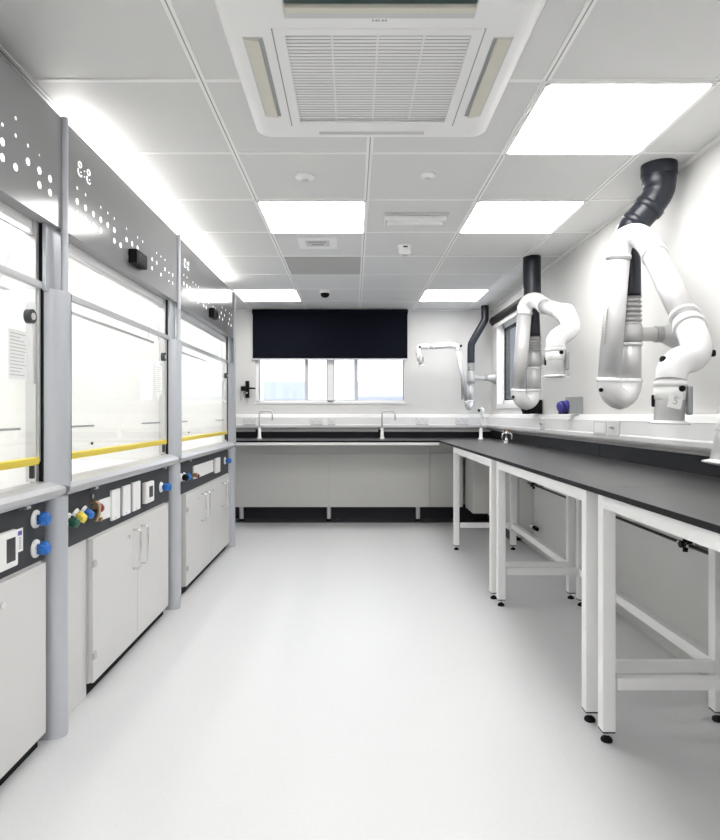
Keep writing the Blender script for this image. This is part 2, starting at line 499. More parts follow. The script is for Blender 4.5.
# small ceiling items
def disc_item(x, y, r, h, label, name, cat, grp=None):
    t = thing(name, label, cat, (x, y, CEIL), grp)
    MB().lathe((x, y, CEIL), (0, 0, -1), [(0, -.0005), (r, -.0005), (r, h * .35), (r * .92, h * .55), (r * .55, h * .62), (r * .52, h), (0, h)], M['white']).build('base', t)
    MB().lathe((x, y, CEIL - h), (0, 0, -1), [(r * .42, 0), (r * .42, .003), (0, .003)], M['ltgrey']).build('lens', t)
    return t
d = disc_item(-.235, 3.025, .048, .022, 'round white ceiling sensor just behind the air conditioner, on the left', 'motion_sensor', 'sensor', 'round ceiling sensors')
d2 = copy_tree(d); d2.location = (.366, 3.01, CEIL); d2['label'] = 'round white ceiling sensor just behind the air conditioner, on the right'; d2.scale = (.8, .8, .8)
t = thing('smoke_detector', 'white cylindrical smoke detector hanging behind the linear emergency light', 'smoke detector', (.36, 4.28, CEIL))
MB().lathe((.36, 4.28, CEIL), (0, 0, -1), [(.052, 0), (.052, .012), (.045, .016), (.045, .05), (.03, .062), (0, .062)], M['white']).build('body', t)
MB().box(.345, .375, 4.232, 4.236, CEIL - .022, CEIL - .014, M['black']).build('slot', t)
MB().cyl((.36, 4.28, CEIL - .062), (.36, 4.28, CEIL - .068), .02, M['ltgrey']).build('vent', t)
t = thing('emergency_light', 'slim rectangular emergency light with clear cover on the ceiling', 'light', (.367, 3.65, CEIL))
MB().box(.178, .556, 3.57, 3.73, CEIL - .012, CEIL + .0005, M['ltgrey'], .004).build('tray', t)
MB().box(.19, .544, 3.59, 3.71, CEIL - .034, CEIL - .012, M['white'], .008).build('cover', t)
MB().cyl((.20, 3.65, CEIL - .038), (.53, 3.65, CEIL - .038), .012, M['white']).build('tube', t)
for x in (.192, .536): MB().box(x - .007, x + .007, 3.60, 3.70, CEIL - .046, CEIL - .012, M['ltgrey'], .002).build('tube_holder', t)
t = thing('air_vent', 'white ceiling vent plate with small dark slots', 'vent', (-.239, 4.2, CEIL))
MB().box(-.37, -.108, 4.06, 4.34, CEIL - .006, CEIL - .001, M['white'], .002).build('plate', t)
v = MB()
v.box(-.32, -.16, 4.13, 4.27, CEIL - .0075, CEIL - .006, M['ltgrey'])
for k in range(2): v.box(-.30 + k * .02, -.18 - k * .02, 4.15 + k * .055, 4.175 + k * .055, CEIL - .010, CEIL - .007, M['seam'])
v.build('slot_insert', t)
t = thing('security_camera', 'tiny dark dome camera on the ceiling near the back window', 'camera', (-.263, 5.8, CEIL))
MB().lathe((-.263, 5.8, CEIL), (0, 0, -1), [(0, -.0005), (.05, -.0005), (.05, .03), (.046, .034), (0, .034)], M['white']).build('base', t)
MB().lathe((-.263, 5.8, CEIL - .034), (0, 0, -1), [(.042, 0), (.04, .018), (.028, .034), (0, .042)], M['black']).build('dome', t)
o = MB().box(-.511, .057, 4.572, 5.140, CEIL - .005, CEIL - .0015, M['greytile']).build('ceiling_vent_panel')
tag(o, 'flat darker grey square vent tile in the ceiling behind the vent plate', 'vent')

# ------------------------------------------------------------------ fume hoods
FX = -1.055      # face of the fascia
P1, P2, P3 = 2.25, 3.72, 5.46
ZF0, ZF1 = 1.836, 2.238
def half_ellipse(cx, cy, rx, ry, n=12, back=.06):
    pts = [(cx - back, cy + ry), (cx - back, cy - ry)]
    for k in range(n + 1):
        a = -PI / 2 + PI * k / n
        pts.append((cx + rx * math.cos(a), cy + ry * math.sin(a)))
    return pts

def knob(cp, y, z, m, name='valve_knob', r=.022, ln=.034, collar=True, tilt=0.0):
    o0 = Vector((-1.088, y, z)); d = Vector((1, 0, -tilt)).normalized()
    k = MB()
    b0 = .010 if collar else .002
    k.lathe(o0 + d * b0, d, [(r * .6, 0), (r * .6, .006), (r * .98, .010), (r * 1.02, ln * .4), (r * .86, ln), (r * .7, ln + .003), (0, ln + .003)], m, 14)
    for q in range(5):
        a = q * PI * 2 / 5
        c = o0 + d * (b0 + ln * .45) + Vector((0, math.cos(a) * r * .92, math.sin(a) * r * .92))
        k.sweep([c - d * ln * .3, c + d * ln * .42], [r * .30, r * .24], m, 8)
    ob = k.build(name, cp)
    if collar:
        MB().lathe(o0 - d * .001, d, [(r * 1.5, 0), (r * 1.5, .004), (r * 1.2, .010), (0, .011)], M['white'], 24).build('collar', cp)
    return ob

def fume_hood(y0, y1, label, dots, emblem_y=None, box_y=None, far_post=True, end_panel=False, infill=None, notice=None):
    t = thing('fume_hood', label, 'fume hood', (-1.4, (y0 + y1) / 2, 0), 'fume hoods along the left wall')
    # fascia
    f = MB()
    f.box(FX - .02, FX, y0 + .008, y1 - .008, ZF0, ZF1, M['fascia'])
    f.box(FX - .06, FX - .02, y0 + .008, y1 - .008, ZF0, ZF0 + .018, M['fascia'])
    mh = f.mi(M['hole'])
    for (yy, zz, r) in dots:
        vs = [f.bm.verts.new((FX + .0012, yy + math.cos(a * PI / 8) * r, zz + math.sin(a * PI / 8) * r)) for a in range(16)]
        fc = f.bm.faces.new(vs); fc.material_index = mh
    fa = f.build('fascia', t)
    # canopy behind the fascia
    MB().box(-1.80, FX - .0405, y0 + .02, y1 - .02, 2.06, ZF1 - .032, M['fascia']).build('canopy', t)
    if emblem_y:
        e = MB()
        def stroke(pts): e.sweep([(FX + .0015, yy, zz) for yy, zz in pts], .0021, M['hole'], 6)
        for off in (0, .078):
            c = emblem_y + off
            stroke([(c + .013 * math.cos(a), 2.128 + .011 * math.sin(a)) for a in [k * PI / 5 for k in range(11)]])
            stroke([(c - .016, 2.108), (c - .016, 2.094), (c - .006, 2.085), (c + .010, 2.085), (c + .016, 2.092)])
            stroke([(c + .006, 2.102), (c + .010, 2.102)])
        stroke([(emblem_y + .038, 2.096), (emblem_y + .041, 2.096)]); stroke([(emblem_y + .038, 2.118), (emblem_y + .041, 2.118)])
        e.build('emblem', fa)
    if box_y:
        bb = MB().box(FX, FX + .042, box_y[0], box_y[1], 1.876, 1.944, M['black'], .006)
        bb.build('alarm_box', fa)
        MB().box(FX + .042, FX + .0435, box_y[0] + .02, box_y[1] - .02, 1.888, 1.930, M['screen']).build('lens', fa)
    # chamber
    n = MB()
    n.box(-1.78, -1.76, y0 + .03, y1 - .03, .89, 2.06, M['liner'])
    n.box(-1.76, -1.14, y0 + .035, y0 + .055, .89, 2.06, M['liner'])
    n.box(-1.76, -1.14, y1 - .055, y1 - .035, .89, 2.06, M['liner'])
    n.box(-1.76, -1.14, y0 + .055, y1 - .055, 2.03, 2.06, M['liner'])
    n.box(-1.14, FX - .02, y0 + .035, y1 - .035, 2.03, 2.06, M['liner'])
    n.build('liner', t)
    bf = MB()
    bf.box(-1.745, -1.735, y0 + .055, y1 - .055, 1.02, 1.30, M['liner']).box(-1.745, -1.735, y0 + .055, y1 - .055, 1.33, 1.98, M['liner'])
    bf.build('baffle', t)
    w = MB()
    w.box(-1.76, -1.155, y0 + .055, y1 - .055, .880, .895, M['white'])
    w.box(-1.21, -1.18, y0 + .055, y1 - .055, .895, .907, M['white'], .004).box(-1.74, -1.70, y0 + .055, y1 - .055, .895, .907, M['white'], .004)
    w.build('work_surface', t)
    MB().cyl((-1.30, y0 + .15, 2.012), (-1.30, y1 - .15, 2.012), .016, M['hoodlamp'], 12).build('lamp_tube', t)
    # sill (aerofoil)
    s = MB()
    s.prism_y([(-1.165, .912), (-1.13, .925), (-1.10, .930), (-1.075, .926), (-1.052, .912), (-1.044, .896), (-1.046, .880), (-1.056, .868), (-1.10, .868), (-1.165, .885)], y0 + .03, y1 - .0, M['sill'])
    s.build('sill', t)
    # posts at the far end
    if far_post:
        yc = y1
        MB().prism_z(half_ellipse(-1.09, yc, .05, .042), 0, .868, M['post'], True).build('lower_post', t)
        MB().cyl((-1.050, yc, 1.60), (-1.050, yc, ZF1 + .006), .0125, M['post'], 16).build('corner_pole', t)
        MB().box(-1.15, -1.078, yc - .082, yc + .036, 1.60, 1.836, M['post']).build('column_panel', t)
        poly = [(-1.115, yc - .066), (-1.096, yc - .068)]
        for k in range(9):
            a = k / 8
            poly.append((-1.090 + .052 * math.sin(a * PI / 2), yc - .064 + .088 * (1 - math.cos(a * PI / 2)) * .55 + a * .040))
        poly += [(-1.05, yc + .030), (-1.115, yc + .030)]
        mb = MB().prism_z(poly, .895, 1.612, M['post'], True, slope=lambda x, y: .030 * (1 - (y - yc + .068) / .1))
        wp = mb.build('wing_panel', t)
        for zz in (1.352, .985):
            MB().lathe((-1.084, yc - .052, zz), (.6, -.8, 0), [(.0055, -.002), (.0055, .004), (0, .005)], M['black'], 10).build('screw_cap', wp)
        MB().box(-1.12, -1.050, yc + .036, yc + .056, .915, 1.612, M['gap']).build('gap_strip', t)
    if end_panel:
        MB().box(-1.84, -1.056, y1 + .01, y1 + .035, 0, ZF1 + .012, M['post']).build('end_panel', t)
    # tracks
    ya, yb = y0 + .045, y1 - .082
    MB().box(-1.135, -1.100, ya - .008, ya + .002, .905, 1.60, M['gap']).build('sash_track', t)
    MB().box(-1.130, -1.090, yb - .002, yb + .010, .905, 1.836, M['gap']).build('sash_track', t)
    MB().box(-1.135, -1.100, yb - .026, yb - .004, .93, 1.836, M['alu']).build('side_channel', t)
    # upper glazing
    u = MB()
    u.box(-1.125, -1.108, ya + .004, yb - .026, 1.785, 1.800, M['alu'])
    u.box(-1.125, -1.112, ya + .004, yb - .026, 1.800, 1.836, M['white'])
    u.build('upper_rail', t)
    MB().box(-1.120, -1.116, ya + .004, yb - .026, 1.62, 1.785, M['glass']).build('upper_glass', t)
    # sash
    sh = MB()
    sh.box(-1.108, -1.088, ya + .002, yb + .006, 1.605, 1.630, M['sill'], .003)
    sh.box(-1.106, -1.094, yb - .018, yb - .004, 1.00, 1.605, M['alu'])
    sf = sh.build('sash', t)
    MB().box(-1.102, -1.098, ya + .002, yb - .018, 1.005, 1.605, M['glass']).build('sash_glass', sf)
    MB().box(-1.150, -1.138, ya + .03, yb - .10, 1.570, 1.582, M['alu'], .002).build('rear_rail', sf)
    h_ = MB().box(-1.116, -1.088, ya + .003, yb - .020, .990, 1.017, M['yellow'], .006, 3).build('sash_handle', sf)
    h_['label'] = 'yellow sash handle bar'
    for q0, q1 in ((ya + .06, ya + .31), (yb - .43, yb - .14)):
        MB().box(-1.098, -1.090, q0, q1, 1.113, 1.121, M['grey'], .002).build('finger_grip', sf)
    ys = ya * .78 + yb * .22
    MB().cyl((-1.097, ys, 1.043), (-1.091, ys, 1.043), .006, M['black'], 10).build('stop_stud', sf)
    MB().box(-1.098, -1.088, yb - .065, yb - .045, 1.27, 1.49, M['alu'], .003).build('lift_strip', sf)
    pl = MB()
    pl.cyl((-1.099, yb - .085, 1.495), (-1.078, yb - .085, 1.495), .024, M['charcoal'], 18)
    pl.cyl((-1.078, yb - .085, 1.495), (-1.075, yb - .085, 1.495), .012, M['ltgrey'], 18)
    pl.build('pulley', sf)
    MB().box(-1.106, -1.092, yb - .060, yb - .045, .945, .990, M['charcoal'], .003).build('sash_stop', sf)
    if notice:
        no = MB().box(-1.0979, -1.0974, yb - .20, yb - .085, 1.28, 1.44, M['liner']).build('notice', sf)
        tl = MB()
        for k in range(13):
            zz = 1.428 - k * .0112
            wq = random.choice((.085, .092, .06, .095, .075))
            tl.box(-1.0974, -1.0970, yb - .19, yb - .19 + wq, zz - .0012, zz + .0012, M['ink'])
        tl.build('notice_lines', no)
    MB().cyl((-1.16, yb - .16, 1.575), (-1.16, yb - .03, 1.79), .0025, M['ltgrey'], 6).build('sash_cord', t)
    # control panel
    ca, cb = y0 + .05, y1 - .065
    cp = MB().box(-1.12, -1.090, ca, cb, .655, .868, M['charcoal'], .001).build('control_panel', t)
    if infill:
        MB().box(-1.15, -1.102, infill[0], infill[1], 0, .655, M['cab']).build('infill_panel', t)
    for yy in (ca + .22, cb - .20):
        lt_ = MB()
        lt_.box(-1.088, -1.05, yy - .045, yy + .045, .861, .867, M['charcoal'], .002)
        lt_.box(-1.066, -1.048, yy + .005, yy + .028, .858, .868, M['alu'], .002)
        lt_.build('latch', cp)
    return t, cp

def D(cols, z, r, base, step=.0735): return [(base + c * step, z, r) for c in cols]
RL, RS = .0115, .0062
d1 = [(y, z, .0125) for y, z in ((1.858, 1.937), (1.931, 1.937), (2.004, 1.984), (2.077, 1.984), (2.150, 1.984), (2.077, 1.936), (2.150, 1.936), (1.858, 1.984), (1.785, 1.984), (1.785, 1.937), (1.712, 1.984))]
d1 += [(y, z, RS) for y, z in ((1.858, 2.036), (1.931, 2.036), (2.004, 2.036), (1.785, 2.036), (1.931, 2.090))] + [(2.077, 2.036, .004)]
B2 = 2.362
d2_ = D((0, 1, 2, 3, 4, 5, 7, 8, 9), 1.978, .0125, B2) + D((0, 1, 2, 3, 5, 6), 1.931, .0125, B2) + D((0, 1, 3, 4, 5, 7, 9, 10), 2.030, RS, B2)
d2_ += D((12, 13, 15, 17), 1.978, .0105, B2) + D((12, 14, 17), 1.931, .0105, B2) + D((14, 15, 13), 2.030, .005, B2) + D((16,), 1.975, .006, B2) + D((16,), 1.928, .006, B2)
B3 = 3.849
d3 = D((0, 1, 2, 3), 1.979, .0125, B3) + D((0, 1, 2, 3, 5, 7, 8), 1.931, .0125, B3) + D((0, 1, 3, 4, 5), 2.033, RS, B3) + D((9, 11, 12), 1.974, .007, B3) + D((6, 7), 1.979, .006, B3)
d3 += D((14, 15.6, 18.8, 20.3), 1.931, .0125, B3) + D((16.6, 19.3, 14.9), 1.974, .0125, B3) + D((15.4, 17.2, 19.4, 20.6), 2.025, .008, B3)

h1, c1 = fume_hood(.78, P1, 'nearest fume hood at the left edge, cut off by the frame', d1, None, None, True, False, None, True)
h2, c2 = fume_hood(P1, P2, 'middle fume hood with green, yellow and blue taps on its dark panel', d2_, 2.385, (2.90, 3.05), True, False, (2.292, 2.553), True)
h3, c3 = fume_hood(P2, P3, 'farthest fume hood, next to the back bench, with one long white socket strip', d3, 3.875, (4.52, 4.66), True, True, (3.762, 3.965), True)

# control panel fittings: hood 1
X0 = -1.090
def plate(cp, y0, y1, z0, z1, name, m='white', th=.010, bev=.003):
    return MB().box(X0, X0 + th, y0, y1, z0, z1, M[m], bev).build(name, cp)
knob(c1, 2.118, .806, M['kblue'], r=.021); knob(c1, 2.118, .705, M['kblue'], r=.021)
o = plate(c1, 1.845, 1.975, .683, .800, 'controller', th=.022, bev=.008)
MB().box(X0 + .022, X0 + .0228, 1.905, 1.955, .704, .778, M['screen']).build('screen', c1)
plate(c1, 1.985, 2.038, .716, .792, 'label_plate', 'paper', .002, .0003)
lb = MB()
lb.box(X0 + .002, X0 + .0025, 1.992, 2.030, .770, .784, M['purple'])
for k in range(5): lb.box(X0 + .002, X0 + .0025, 1.992, 2.006, .726 + k * .008, .730 + k * .008, M['ink']).box(X0 + .002, X0 + .0025, 2.012, 2.026, .726 + k * .008, .731 + k * .008, M['ink'])
lb.build('label_print', c1)
# hood 2
knob(c2, 2.350, .764, M['kgreen'], r=.018, tilt=.35); knob(c2, 2.415, .772, M['kyellow'], r=.018, tilt=.4); knob(c2, 2.488, .775, M['kblue'], r=.016, tilt=.45)
v = MB()
v.sweep([(X0, 2.565, .80), (X0 + .022, 2.565, .80), (X0 + .034, 2.568, .79), (X0 + .034, 2.57, .75), (X0 + .018, 2.572, .72)], .007, M['brass'], 10, sub=4)
v.cyl((X0, 2.60, .775), (X0 + .030, 2.60, .775), .011, M['brass'], 12)
v.cyl((X0, 2.62, .72), (X0 + .026, 2.62, .72), .009, M['brass'], 12)
v.cyl((X0, 2.555, .825), (X0 + .016, 2.555, .825), .010, M['chrome'], 12)
v.build('brass_valve', c2)
knob(c2, 2.618, .768, M['kred'], 'valve_knob', .016, .026, False)
plate(c2, 2.64, 2.765, .706, .797, 'blank_plate', th=.006)
def socket_plate(cp, y0, y1, z0, z1):
    p = plate(cp, y0, y1, z0, z1, 'socket_plate', 'white', .012, .003)
    MB().cyl((X0 + .012, y0 + (y1 - y0) * .4, z0 + .010), (X0 + .0128, y0 + (y1 - y0) * .4, z0 + .010), .004, M['grey'], 8).build('plate_screw', cp)
socket_plate(c2, 2.768, 2.866, .686, .823); socket_plate(c2, 2.902, 3.000, .686, .825); socket_plate(c2, 3.034, 3.138, .686, .828)
plate(c2, 3.190, 3.320, .70, .810, 'controller', 'white', .024, .007)
MB().box(X0 + .024, X0 + .0248, 3.235, 3.292, .728, .786, M['screen']).build('screen', c2)
plate(c2, 3.3215, 3.336, .735, .80, 'controller_key', 'white', .018)
knob(c2, 3.50, .752, M['kblue'], r=.020, ln=.046)
# hood 3
knob(c3, 3.975, .762, M['kblue'], r=.020)
knob(c3, 3.905, .765, M['gap'], r=.018)
v = MB(); v.cyl((X0, 4.205, .752), (X0 + .03, 4.205, .752), .014, M['brass'], 12); v.cyl((X0, 4.24, .742), (X0 + .035, 4.24, .742), .012, M['kred'], 12); v.build('brass_valve', c3)
plate(c3, 4.20, 4.775, .722, .812, 'socket_strip', 'white', .012)
plate(c3, 4.840, 4.985, .700, .818, 'controller', 'white', .022, .008)
knob(c3, 5.24, .770, M['kblue'], r=.021, ln=.044)

# lights on top of the hoods (uplight battens behind the fascia)
for (ya, yb, lab) in ((2.30, 3.69, 'middle'), (3.75, 5.42, 'farthest')):
    t = thing('batten_light', 'fluorescent batten lying on top of the %s fume hood' % lab, 'light', (-1.128, (ya + yb) / 2, ZF1 - .03))
    MB().box(-1.155, -1.10, ya, yb, ZF1 - .0318, ZF1 - .012, M['white'], .003).build('body', t)
    MB().cyl((-1.128, ya + .03, ZF1 + .004), (-1.128, yb - .03, ZF1 + .004), .013, M['topglow'], 12).build('tube', t)

# ------------------------------------------------------------------ base cabinets
def handle(parent, y, z0, z1):
    x = -1.075
    MB().sweep([(x, y, z1), (x + .026, y, z1), (x + .034, y, z1 - .008), (x + .034, y, z0 + .008), (x + .026, y, z0), (x, y, z0)], .0055, M['chrome'], 10).build('handle', parent)
def base_cabinet(ya, yb, splits, label, hinges, lock=None, handles=()):
    t = thing('base_cabinet', label, 'cabinet', (-1.4, (ya + yb) / 2, 0), 'base cabinets under the fume hoods')
    MB().box(-1.75, -1.094, ya, yb, .05, .654, M['cab']).build('body', t)
    MB().box(-1.75, -1.105, ya, yb, 0, .049, M['gap']).build('plinth', t)
    ed = [ya] + list(splits) + [yb]
    doors = []
    for k in range(len(ed) - 1):
        d = MB().box(-1.093, -1.075, ed[k] + .0012, ed[k + 1] - .0012, .052, .648, M['cab'], .0015).build('door', t)
        doors.append(d)
    for (y, k) in handles: handle(doors[k], y, .41, .60)
    for (y, k) in hinges:
        for zz in (.545, .165):
            MB().box(-1.080, -1.066, y - .012, y + .018, zz - .014, zz + .014, M['bracket'], .003).build('hinge', doors[k])
    if lock:
        y, k = lock
        MB().cyl((-1.076, y, .58), (-1.068, y, .58), .010, M['chrome'], 14).build('lock', doors[k])
    return t
base_cabinet(1.15, 2.165, (1.66,), 'white base cabinet under the nearest fume hood at the left edge', ((1.17, 0),), (1.89, 1), ((1.60, 0), (1.72, 1)))
base_cabinet(2.556, 3.60, (3.083,), 'white two-door base cabinet under the middle fume hood', ((2.562, 0),), (2.955, 0), ((3.025, 0), (3.135, 1)))
base_cabinet(3.985, 4.695, (4.435,), 'nearer of the two white base cabinets under the farthest fume hood', ((4.0, 0),), (4.30, 0), ((4.38, 0), (4.495, 1)))
base_cabinet(4.70, 5.385, (5.115,), 'white base cabinet under the farthest fume hood, next to the back bench', (), (4.74, 0), ((5.06, 0), (5.17, 1)))

# ------------------------------------------------------------------ worktops and benches
FXB = .874
def worktop(name, poly, label):
    t = thing('worktop', label, 'worktop', (poly[0][0], poly[0][1], .88), 'dark worktops')
    return t
def top_slab(y0, y1, label):
    t = thing('worktop', label, 'worktop', (1.2, (y0 + y1) / 2, .88), 'dark worktops')
    b = MB()
    b.box(FXB, WR - .022, y0, y1, .8985, .9, M['top'])
    b.box(FXB, WR - .022, y0, y1, .880, .8985, M['topedge'])
    b.build('slab', t)
    MB().box(WR - .021, WR - .001, y0, y1, .88, .982, M['topedge'], .002).build('upstand', t)
    return t
top_slab(.70, 2.2735, 'nearest dark worktop slab on the right bench, cut off by the frame')
top_slab(2.2765, 3.8285, 'second dark worktop slab on the right bench, below the large extraction arm')
top_slab(3.8315, 6.2185, 'third dark worktop slab on the right bench, below the side window')
t = thing('worktop', 'long dark worktop along the back wall under the window', 'worktop', (0, 6.55, .88), 'dark worktops')
b = MB()
b.box(-1.5, WR - .022, 6.22, WB - .022, .8985, .9, M['top']).box(-1.5, WR - .022, 6.22, WB - .022, .880, .8985, M['topedge'])
b.build('slab', t)
MB().box(-1.5, WR - .001, WB - .021, WB - .001, .88, .968, M['topedge'], .002).build('upstand', t)
MB().box(WR - .021, WR - .001, 6.22, WB - .022, .88, .982, M['topedge'], .002).build('upstand', t)
MB().box(-1.5, FXB - .002, 6.222, 6.25, .852, .8795, M['powder'], .002).build('front_rail', t)

# back service panel on short legs
t = thing('service_boxing', 'long pale panel on short chrome legs below the back worktop', 'panel', (-.2, 6.77, 0))
for xa, xb in ((-1.40, -.2635), (-.2605, .8385), (.8415, 1.20)):
    MB().box(xa, xb, 6.745, 6.775, .150, .735, M['panelwhite'], .001).build('panel', t)
    MB().box(xa, xb, 6.745, 6.775, .738, .845, M['panelwhite'], .001).build('upper_panel', t)
for x in (-1.215, -.262, .708):
    lg = MB(); lg.cyl((x, 6.735, .0265), (x, 6.735, .152), .023, M['ltgrey'], 16); lg.build('leg', t)
    MB().lathe((x, 6.735, .004), (0, 0, 1), [(.026, 0), (.026, .012), (.014, .024), (0, .024)], M['black'], 16).build('foot', t)
for x in (-.262, .84):
    s = MB(); s.cyl((x, 6.745, .70), (x, 6.742, .70), .005, M['ltgrey'], 10); s.cyl((x, 6.745, .80), (x, 6.742, .80), .005, M['ltgrey'], 10); s.build('screws', t)
# boxed-in corner on the right
t = thing('corner_boxing', 'pale boxed-in panel in the corner below the right worktop', 'panel', (1.45, 5.7, 0))
MB().prism_z([(1.225, 6.74), (1.225, 6.31), (1.425, 6.31), (1.425, 6.74)], .15, .86, M['panelwhite']).build('return_panel', t)
MB().box(1.425, 1.548, 5.30, 6.74, .105, .86, M['panelwhite']).build('side_panel', t)
MB().box(1.45, 1.548, 5.7, 6.70, .0, .105, M['darkvinyl']).build('plinth', t)

def make_table(yn, label):
    yf = yn + 1.41
    t = thing('lab_table', label, 'table', (1.14, yn + .705, 0), 'white framed lab tables')
    fr = MB()
    xa, xb = .884, 1.392
    q = .023
    fr.box(xa, xa + .05, yn + q, yf - q, .832, .879, M['powder'], .002)
    fr.box(xb - q, xb + q, yn + q, yf - q, .832, .879, M['powder'], .002)
    for y in (yn, yf): fr.box(xa + .05, xb - q, y - q, y + q, .832, .879, M['powder'], .002)
    fr.build('top_frame', t)
    for x in (xa + q - .002, xb):
        for y in (yn, yf):
            lg = MB().box(x - q, x + q, y - q, y + q, .042, .8785, M['powder'], .003).build('leg', t)
            MB().box(x - q + .001, x + q - .001, y - q + .001, y + q - .001, .037, .042, M['black']).build('leg_cap', lg)
            ft = MB()
            ft.cyl((x, y, .012), (x, y, .048), .006, M['chrome'], 10)
            ft.lathe((x, y, 0), (0, 0, 1), [(0, 0), (.020, 0), (.021, .006), (.018, .012), (.010, .016), (.006, .022)], M['black'], 20)
            ft.build('foot', lg)
    for y in (yn, yf):
        MB().box(xa + .05, xb - q, y - q, y + .004, .190, .233, M['powder'], .002).build('crossbar', t)
    MB().box(xb - q * .9, xb + q * .9, yn + q, yf - q, .186, .232, M['powder'], .002).build('stretcher', t)
    return t
ta = make_table(2.352, 'white metal lab table frame, second from the camera on the right')
tb = copy_tree(ta); tb.location.y += 1.553; tb.location.x -= .016; tb['label'] = 'white metal lab table frame farthest from the camera, near the corner'
tc = copy_tree(ta); tc.location.y -= 1.557; ta.location.x -= .004; tc['label'] = 'white metal lab table frame nearest the camera, cut off by the right edge'

# service pipes on the right wall
def pipe(y0, y1, yv, label):
    t = thing('service_pipe', label, 'pipe', (1.50, yv, .58), 'service pipes below the right bench')
    MB().cyl((1.50, y0, .578), (1.50, y1, .578), .0075, M['pipe'], 12).build('pipe', t)
    v = MB()
    v.cyl((1.50, yv - .05, .578), (1.50, yv + .05, .578), .014, M['chrome'], 12)
    v.cyl((1.50, yv, .545), (1.50, yv, .635), .011, M['black'], 10)
    v.cyl((1.475, yv, .578), (1.525, yv, .578), .016, M['pipe'], 12)
    v.build('valve', t)
    MB().box(1.47, 1.53, yv - .006, yv + .03, .633, .642, M['chrome'], .002).build('valve_lever', t)
    MB().box(1.515, 1.55, yv - .11, yv - .05, .57, .70, M['grey'], .003).build('bracket', t)
    MB().cyl((1.50, yv - .035, .578), (1.50, yv - .035, .66), .012, M['black'], 10).build('riser', t)
pipe(.9, 3.86, 2.79, 'dark pipe with a valve on the wall under the near right bench')
pipe(3.95, 5.295, 5.13, 'dark pipe with a valve on the wall under the far right bench')
t = thing('waste_pipe', 'short white waste pipe with black caps near the floor below the far bench', 'pipe', (1.5, 5.25, .2))
MB().cyl((1.525, 5.298, .21), (1.525, 5.20, .21), .014, M['white'], 14).build('pipe', t)
for y in (5.205, 5.15): MB().cyl((1.525, y, .21), (1.525, y - .025, .21), .017, M['black'], 14).build('cap', t)
MB().cyl((1.525, 5.19, .21), (1.525, 5.13, .21), .009, M['black'], 14).build('joint', t)

# ------------------------------------------------------------------ trunking
def trunk_profile(w):   # distance from wall, z
    return [(0, 1.165), (.03, 1.163), (.045, 1.156), (.062, 1.129), (.063, 1.127), (.060, 1.125), (.060, 1.052), (.063, 1.050), (.066, 1.044), (.062, 1.022), (.050, 1.008), (.030, 1.003), (0, 1.002)]
t = thing('cable_trunking', 'white cable trunking along the right wall behind the extraction arms', 'trunking', (1.52, 3.5, 1.08))
MB().prism_y([(WR - .001 - d, z) for d, z in trunk_profile(0)], .6, WB - .07, M['white']).build('channel', t)
for y in (3.945, 2.52, 4.35, 5.7):
    MB().prism_y([(WR - d * 1.0 - .0008, z) for d, z in trunk_profile(0)], y - .0035, y + .0035, M['ltgrey']).build('joint_strip', t)
t = thing('cable_trunking', 'white cable trunking along the back wall under the window', 'trunking', (0, 6.87, 1.08))
MB().prism_x([(WB - .001 - d, z) for d, z in trunk_profile(0)], WL + .002, WR - .002, M['white']).build('channel', t)
MB().box(WL + .002, WR - .06, WB - .010, WB - .001, .970, .985, M['ltgrey']).build('lower_strip', t)

# sockets
def back_socket(x, w, label, twin=True):
    t = thing('socket_outlet', label, 'socket', (x, WB - .06, 1.085), 'white sockets on the back trunking')
    y = WB - .0605
    MB().box(x - w / 2, x + w / 2, y - .010, y, 1.048, 1.124, M['whitegloss'], .003).build('plate', t)
    for s in ((-1, 1) if twin else (0,)):
        c = x + s * w * .25
        k = MB(); k.box(c - .010, c + .010, y - .013, y - .009, 1.098, 1.114, M['white'], .002); k.build('switch', t)
        h = MB(); h.box(c - .003, c + .003, y - .0105, y - .0095, 1.080, 1.090, M['seam']); h.box(c - .013, c - .007, y - .0105, y - .0095, 1.064, 1.069, M['seam']); h.box(c + .007, c + .013, y - .0105, y - .0095, 1.064, 1.069, M['seam'])
        h.build('pin_slots', t)
    MB().box(x - w / 2 + .006, x + w / 2 - .004, y - .011, y, 1.0445, 1.0485, M['grey']).build('shadow_gap', t)
back_socket(-1.145, .146, 'white double socket on back trunking below the black wall fitting')
back_socket(-.405, .146, 'white double socket on back trunking, under the middle of the window')
back_socket(-.235, .088, 'small white single socket right of the double one under the window', False)
back_socket(.765, .146, 'white double socket on back trunking below the corner arm nozzle')
back_socket(1.205, .146, 'white double socket on back trunking nearest the right corner')
def right_socket(y, w, label, kn=True):
    t = thing('socket_outlet', label, 'socket', (WR - .06, y, 1.085), 'white outlets on the right trunking')
    x = WR - .0605
    MB().box(x - .010, x, y - w / 2, y + w / 2, 1.044, 1.126, M['whitegloss'], .003).build('plate', t)
    MB().box(x - .0105, x, y - w / 2 + .004, y + w / 2, 1.0405, 1.0445, M['grey']).build('shadow_gap', t)
    if kn:
        MB().lathe((x - .010, y, 1.092), (-1, 0, 0), [(.012, 0), (.011, .014), (.006, .022), (0, .023)], M['ltgrey'], 14).build('knob', t)
    else:
        MB().box(x - .0112, x - .0098, y - w / 2 + .02, y + w / 2 - .02, 1.056, 1.114, M['white']).build('blank', t)
right_socket(3.71, .19, 'blank white plate on right trunking, left of the knobbed outlet', False)
right_socket(3.515, .15, 'white outlet with a knob on right trunking, below the large arm')
right_socket(4.84, .11, 'small white outlet with a knob on right trunking near the middle arm')

